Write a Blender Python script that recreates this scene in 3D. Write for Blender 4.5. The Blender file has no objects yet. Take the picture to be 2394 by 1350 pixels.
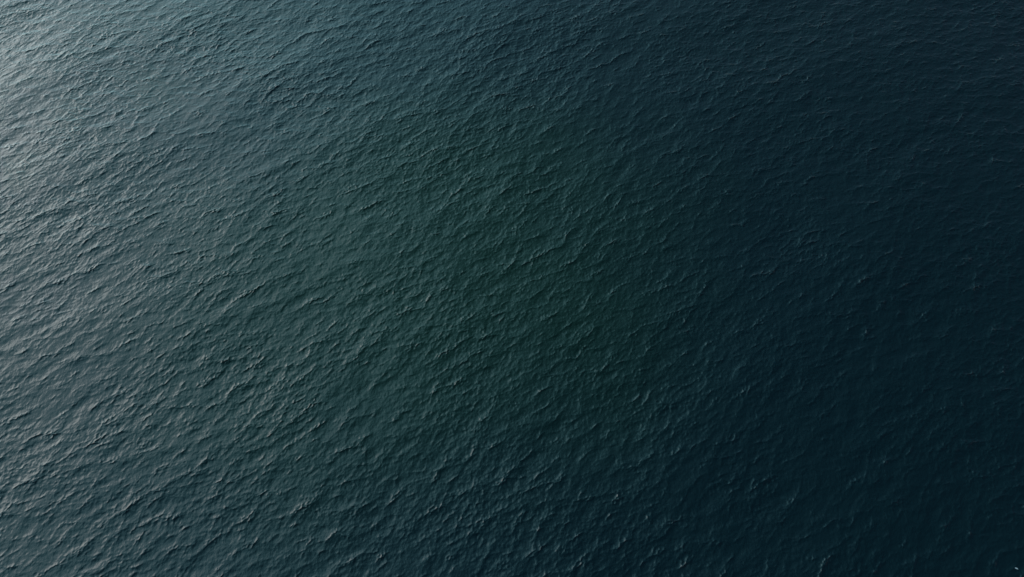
import bpy, math, random
import numpy as np

S = bpy.context.scene

# ------------------------------------------------------------------ camera
CAM_H = 50.0
PITCH = 58.0                      # degrees below the horizon
cam_d = bpy.data.cameras.new('camera')
cam_d.sensor_width = 36.0
cam_d.angle = math.radians(65.0)
cam_d.clip_start = 0.5
cam_d.clip_end = 60000.0
cam = bpy.data.objects.new('camera', cam_d)
cam.location = (0.0, 0.0, CAM_H)
cam.rotation_euler = (math.radians(90.0 - PITCH), 0.0, 0.0)
S.collection.objects.link(cam)
S.camera = cam

# ------------------------------------------------------------------ sky, sun, exposure
SUN_AZ = -60.0                    # degrees from the view direction (+Y), negative = left
SUN_EL = 26.0
w = bpy.data.worlds.new('World')
S.world = w
w.use_nodes = True
wn = w.node_tree
bg = wn.nodes['Background']
sky = wn.nodes.new('ShaderNodeTexSky')
sky.sky_type = 'NISHITA'
sky.sun_disc = False
sky.sun_elevation = math.radians(SUN_EL)
sky.sun_rotation = math.radians(SUN_AZ)
sky.air_density = 1.0
sky.dust_density = 1.5
sky.ozone_density = 1.5
# the sun stands behind high thin cloud: a wide milky aureole round it, broken by soft cloud
from mathutils import Vector
az, el = math.radians(SUN_AZ), math.radians(SUN_EL)
sdir = Vector((math.sin(az) * math.cos(el), math.cos(az) * math.cos(el), math.sin(el)))


def wmath(op, a, b=None):
    n = wn.nodes.new('ShaderNodeMath')
    n.operation = op
    for i, v in enumerate((a, b)):
        if v is None:
            continue
        if isinstance(v, (int, float)):
            n.inputs[i].default_value = v
        else:
            wn.links.new(v, n.inputs[i])
    return n.outputs[0]


wtc = wn.nodes.new('ShaderNodeTexCoord')
wdot = wn.nodes.new('ShaderNodeVectorMath')
wdot.operation = 'DOT_PRODUCT'
wn.links.new(wtc.outputs['Generated'], wdot.inputs[0])
wdot.inputs[1].default_value = sdir
ang = wmath('ARCCOSINE', wmath('MINIMUM', wmath('MAXIMUM', wdot.outputs['Value'], -1.0), 1.0))
wno = wn.nodes.new('ShaderNodeTexNoise')
wno.inputs['Scale'].default_value = 2.2
wno.inputs['Detail'].default_value = 4.0
wn.links.new(wtc.outputs['Generated'], wno.inputs['Vector'])
HALO = 41.0
thin = wmath('MULTIPLY', wmath('ADD', wmath('MULTIPLY', wno.outputs['Fac'], 0.5), 0.75), HALO)
glow = wn.nodes.new('ShaderNodeCombineXYZ')
for ch, (tint, width) in enumerate(((0.69, 34.2), (0.95, 39.7), (1.0, 40.5))):   # milky inside, blue-green rim
    fall = wmath('POWER', wmath('DIVIDE', ang, math.radians(width)), 5.3)
    lobe = wmath('DIVIDE', tint, wmath('ADD', fall, 1.0))
    wn.links.new(wmath('MULTIPLY', lobe, thin), glow.inputs[ch])
wadd = wn.nodes.new('ShaderNodeVectorMath')
wadd.operation = 'ADD'
wn.links.new(sky.outputs['Color'], wadd.inputs[0])
wn.links.new(glow.outputs['Vector'], wadd.inputs[1])
wn.links.new(wadd.outputs['Vector'], bg.inputs['Color'])
bg.inputs['Strength'].default_value = 0.088

sun_d = bpy.data.lights.new('sun', 'SUN')
sun_d.energy = 0.8
sun_d.angle = math.radians(40.0)  # sun behind thin cloud: a broad soft glow
sun_d.color = (1.0, 0.98, 0.95)
sun = bpy.data.objects.new('sun', sun_d)
sun.rotation_euler = sdir.to_track_quat('Z', 'Y').to_euler()
sun.location = sdir * 200
S.collection.objects.link(sun)

S.view_settings.view_transform = 'Standard'
S.view_settings.look = 'None'
S.view_settings.gamma = 1.0
S.view_settings.exposure = 0.0

# ------------------------------------------------------------------ wave field (summed spectrum)
N = 2560
DX = 0.050
L = N * DX
rng = np.random.default_rng(11)
k1 = np.fft.fftfreq(N, d=DX) * 2 * np.pi
KX, KY = np.meshgrid(k1, k1)                # axis 1 = x, axis 0 = y
K = np.hypot(KX, KY)
K[0, 0] = 1.0
WIND = np.array([math.sin(math.radians(29)), -math.cos(math.radians(29))])
cosw = (KX * WIND[0] + KY * WIND[1]) / K
th = np.arccos(np.clip(cosw, -1, 1))


def band(lam, decay, spread, seed, iso=0.0, cut=0.22, low=1.0):
    """random waves: peak wavelength lam, power law tail, directional spread"""
    r = np.random.default_rng(seed)
    kp = 2 * np.pi / lam
    P = K ** (-decay) * np.exp(-low * (kp / K) ** 4)
    D = (1 - iso) * np.maximum(np.cos(th), 0.0) ** spread + iso * 0.35
    P = P * D * np.exp(-(K * cut / (2 * np.pi)) ** 2)
    P[0, 0] = 0
    A = np.sqrt(P) * (r.standard_normal((N, N)) + 1j * r.standard_normal((N, N)))
    return A


def finish(A, slope):
    """scale a spectrum to a given rms slope"""
    gx = np.fft.ifft2(1j * KX * A).real
    gy = np.fft.ifft2(1j * KY * A).real
    s = math.sqrt((gx ** 2 + gy ** 2).mean())
    return A * (slope / s)


def crests(lam, spread, seed, kappa, pw, cut, wig=0.5, bw=0.42, turn=0.0):
    """short steep crests: a narrow one-way band gives phase and envelope, the profile peaks at phase 0"""
    kp = 2 * np.pi / lam
    r = np.random.default_rng(seed)
    a0 = math.radians(29.0 + turn)
    cw = (KX * math.sin(a0) - KY * math.cos(a0)) / K
    P = np.exp(-((np.log(K / kp)) / bw) ** 2) * np.maximum(cw, 0) ** spread
    P[0, 0] = 0
    Z = np.fft.ifft2(np.sqrt(P) / K * (r.standard_normal((N, N)) + 1j * r.standard_normal((N, N))))
    env = np.abs(Z)
    env = env / env.mean()
    q = np.fft.ifft2(band(lam * 0.3, 3.6, 1.0, seed + 50, iso=0.5, cut=0.12)).real
    ph = np.angle(Z) + wig * q / q.std()      # ripples wrinkle the crest line
    h = np.minimum(env, 2.6) ** pw * np.exp(kappa * (np.cos(ph + 0.25 * np.sin(ph)) - 1))
    return np.fft.fft2(h - h.mean()) * np.exp(-(K * cut / (2 * np.pi)) ** 2)


A1 = finish(band(2.6, 3.9, 3.2, 1, iso=0.05, cut=0.10), 0.080)      # wind waves
A1 = A1 + finish(band(14.0, 5.0, 4.0, 3, iso=0.2, cut=3.0), 0.020)  # faint long swell
A1 = A1 + finish(crests(1.7, 3.4, 5, 4.2, 1.4, 0.07, 0.25, 0.44), 0.084)
A1 = A1 + finish(crests(0.95, 3.0, 6, 4.0, 1.4, 0.07, 0.25, 0.45), 0.084)
A1 = A1 + finish(crests(1.4, 5.0, 8, 4.2, 1.7, 0.07, 0.25, 0.40, 32.0), 0.038)   # a second, crossing chop
A1 = A1 + finish(crests(1.2, 5.0, 9, 4.2, 1.7, 0.07, 0.25, 0.40, -30.0), 0.040)
A2 = finish(band(0.50, 3.3, 1.2, 2, iso=0.35, cut=0.07), 0.070)     # ripples riding on them
A2 = A2 + finish(crests(0.5, 2.0, 7, 2.5, 1.4, 0.06, 0.2, 0.4), 0.042)
g = np.fft.ifft2(np.exp(-(K * 7.0 / (2 * np.pi)) ** 2) * np.fft.fft2(rng.standard_normal((N, N)))).real
GUST = np.clip(1.0 + 0.38 * g / g.std(), 0.25, 2.0)                 # gusts roughen some patches, slicks calm others


def fields(A, chop):
    h = np.fft.ifft2(A).real
    dx = np.fft.ifft2(1j * KX / K * A).real * chop
    dy = np.fft.ifft2(1j * KY / K * A).real * chop
    return h, dx, dy


CHOP = 1.4
lp = np.exp(-(K * 2.2 / (2 * np.pi)) ** 2)
full = [p * (0.75 + 0.25 * GUST) + q * GUST for p, q in zip(fields(A1, CHOP), fields(A2, CHOP))]
soft = fields(A1 * lp, CHOP)


def sample(F, X, Y):
    u = (X / DX) % N
    v = (Y / DX) % N
    i = np.floor(u).astype(np.int64)
    j = np.floor(v).astype(np.int64)
    fu, fv = u - i, v - j
    i0, i1 = i % N, (i + 1) % N
    j0, j1 = j % N, (j + 1) % N
    return ((F[np.ix_(j0, i0)] * (1 - fu) + F[np.ix_(j0, i1)] * fu) * (1 - fv)[:, None]
            + (F[np.ix_(j1, i0)] * (1 - fu) + F[np.ix_(j1, i1)] * fu) * fv[:, None])


def axis(lo, hi, far):
    c = np.arange(math.floor(lo / DX), math.ceil(hi / DX) + 1) * DX
    out, s, x = [], DX, 0.0
    while x < far:
        s = min(s * 1.06, s + 400)
        x += s
        out.append(x)
    o = np.array(out)
    return np.concatenate([(c[0] - o)[::-1], c, c[-1] + o])


xs = axis(-62.0, 62.0, 12000.0)
ys = axis(2.0, 80.0, 12000.0)


def fade(v, lo, hi, wdt):
    d = np.maximum(np.maximum(lo - v, v - hi), 0.0)
    return np.clip(d / wdt, 0, 1)


fx, fy = fade(xs, -62, 62, 5.0), fade(ys, 2, 80, 5.0)
fl = np.maximum(fx[None, :], fy[:, None])         # 0 fine .. 1 low-passed
gx, gy = fade(xs, -80, 80, 90.0), fade(ys, -12, 98, 90.0)
amp = 1 - np.maximum(gx[None, :], gy[:, None])     # long waves flatten out far away (bump carries on)
comp = []
for a, b in zip(full, soft):
    comp.append((sample(a, xs, ys) * (1 - fl) + sample(b, xs, ys) * fl) * amp)
H, CX, CY = comp
# crests lean downwind a little
LEAN = 0.15
PX = xs[None, :] + CX + LEAN * H * WIND[0]
PY = ys[:, None] + CY + LEAN * H * WIND[1]
ny, nx = H.shape
co = np.empty((ny * nx, 3), dtype=np.float32)
co[:, 0] = PX.ravel(); co[:, 1] = PY.ravel(); co[:, 2] = H.ravel()
idx = np.arange(ny * nx, dtype=np.int32).reshape(ny, nx)
quads = np.stack([idx[:-1, :-1], idx[:-1, 1:], idx[1:, 1:], idx[1:, :-1]], axis=-1).reshape(-1, 4)
me = bpy.data.meshes.new('water')
nf = len(quads)
me.vertices.add(len(co)); me.vertices.foreach_set('co', co.ravel())
me.loops.add(nf * 4); me.loops.foreach_set('vertex_index', quads.ravel())
me.polygons.add(nf)
me.polygons.foreach_set('loop_start', np.arange(0, nf * 4, 4, dtype=np.int32))
me.update(calc_edges=True)
me.shade_smooth()
water = bpy.data.objects.new('water', me)
S.collection.objects.link(water)
water['kind'] = 'structure'
print('water verts', len(co), 'H rms', H.std(), 'max', H.max())

# ------------------------------------------------------------------ water material
m = bpy.data.materials.new('sea_water')
m.use_nodes = True
nt = m.node_tree
nn, lk = nt.nodes, nt.links
pb = nn['Principled BSDF']
pb.inputs['IOR'].default_value = 1.333
pb.inputs['Roughness'].default_value = 0.05
geo = nn.new('ShaderNodeNewGeometry')


def mapping(scale, rot=0.0, loc=(0, 0, 0)):
    n = nn.new('ShaderNodeMapping')
    n.inputs['Scale'].default_value = scale
    n.inputs['Rotation'].default_value = (0, 0, math.radians(rot))
    n.inputs['Location'].default_value = loc
    lk.new(geo.outputs['Position'], n.inputs['Vector'])
    return n


def noise(mp, scale, detail, rough=0.55, dist=0.0):
    n = nn.new('ShaderNodeTexNoise')
    n.inputs['Scale'].default_value = scale
    n.inputs['Detail'].default_value = detail
    n.inputs['Roughness'].default_value = rough
    n.inputs['Distortion'].default_value = dist
    lk.new(mp.outputs['Vector'], n.inputs['Vector'])
    return n


# body colour: deep blue-green with the lens's greenish colour cast painted in as a soft patch
body = noise(mapping((1, 1, 0.01), 20, (3.0, 1.5, 0)), 0.03, 3.0)
patch = mapping((1 / 28.0, 1 / 30.0, 0.0), 0.0, (0.20, -1.14, 0))
dome = nn.new('ShaderNodeTexGradient')
dome.gradient_type = 'SPHERICAL'
lk.new(patch.outputs['Vector'], dome.inputs['Vector'])
pm = nn.new('ShaderNodeMath'); pm.operation = 'MULTIPLY_ADD'
lk.new(body.outputs['Fac'], pm.inputs[0]); pm.inputs[1].default_value = 0.9
lk.new(dome.outputs['Fac'], pm.inputs[2])
ramp = nn.new('ShaderNodeValToRGB')
ramp.color_ramp.elements[0].position = 0.45
ramp.color_ramp.elements[0].color = (0.0009, 0.0067, 0.0092, 1)
ramp.color_ramp.elements[1].position = 1.0
ramp.color_ramp.elements[1].color = (0.0023, 0.0122, 0.0075, 1)
ramp.color_ramp.interpolation = 'EASE'
psc = nn.new('ShaderNodeMath'); psc.operation = 'MULTIPLY'; psc.inputs[1].default_value = 0.80
lk.new(pm.outputs[0], psc.inputs[0])
lk.new(psc.outputs[0], ramp.inputs['Fac'])
lk.new(ramp.outputs['Color'], pb.inputs['Base Color'])

# ripples too small to model
r1 = noise(mapping((1.0, 0.55, 1.0), -35), 3.2, 3.0, 0.6, 0.4)
r2 = noise(mapping((0.6, 1.0, 1.0), -10), 9.0, 2.0, 0.6, 0.3)
b1 = nn.new('ShaderNodeBump'); b1.inputs['Distance'].default_value = 0.022; b1.inputs['Strength'].default_value = 1.0
b2 = nn.new('ShaderNodeBump'); b2.inputs['Distance'].default_value = 0.008; b2.inputs['Strength'].default_value = 1.0
lk.new(r1.outputs['Fac'], b1.inputs['Height'])
lk.new(r2.outputs['Fac'], b2.inputs['Height'])
lk.new(b1.outputs['Normal'], b2.inputs['Normal'])
lk.new(b2.outputs['Normal'], pb.inputs['Normal'])
me.materials.append(m)

# ------------------------------------------------------------------ drifting foam
fm = bpy.data.materials.new('sea_foam')
fm.use_nodes = True
fb = fm.node_tree.nodes['Principled BSDF']
fn = fm.node_tree.nodes.new('ShaderNodeTexNoise'); fn.inputs['Scale'].default_value = 30.0
fr = fm.node_tree.nodes.new('ShaderNodeValToRGB')
fr.color_ramp.elements[0].color = (0.16, 0.19, 0.20, 1)
fr.color_ramp.elements[1].color = (0.45, 0.48, 0.50, 1)
fm.node_tree.links.new(fn.outputs['Fac'], fr.inputs['Fac'])
fm.node_tree.links.new(fr.outputs['Color'], fb.inputs['Base Color'])
fb.inputs['Roughness'].default_value = 0.7
import bmesh
from mathutils import Matrix


def foam(name, label, x, y, lumps):
    """small raft of bubbles lying on the water; lumps are (dx, dy, rx, ry) in metres"""
    near = np.argmin((co[:, 0] - x) ** 2 + (co[:, 1] - y) ** 2)
    z = float(co[near, 2])
    bm = bmesh.new()
    r = random.Random(5)
    for dx, dy, rx, ry in lumps:
        n = bmesh.ops.create_icosphere(bm, subdivisions=2, radius=1.0)['verts']
        for v in n:
            k = 1 + r.uniform(-0.18, 0.18)
            v.co = Vector((dx + v.co.x * rx * k, dy + v.co.y * ry * k, v.co.z * min(rx, ry) * 0.45))
    msh = bpy.data.meshes.new(name)
    bm.to_mesh(msh); bm.free()
    msh.materials.append(fm)
    o = bpy.data.objects.new(name, msh)
    o.location = (x, y, z + 0.006)
    S.collection.objects.link(o)
    o['label'] = label
    o['category'] = 'foam'
    return o


foam('foam_fleck', 'small pale foam fleck afloat on the dark water in the bottom right corner', 30.38, 11.34,
     [(-0.07, 0.03, 0.035, 0.022), (-0.02, 0.025, 0.045, 0.026), (0.03, 0.0, 0.04, 0.026), (0.06, -0.03, 0.025, 0.02)])
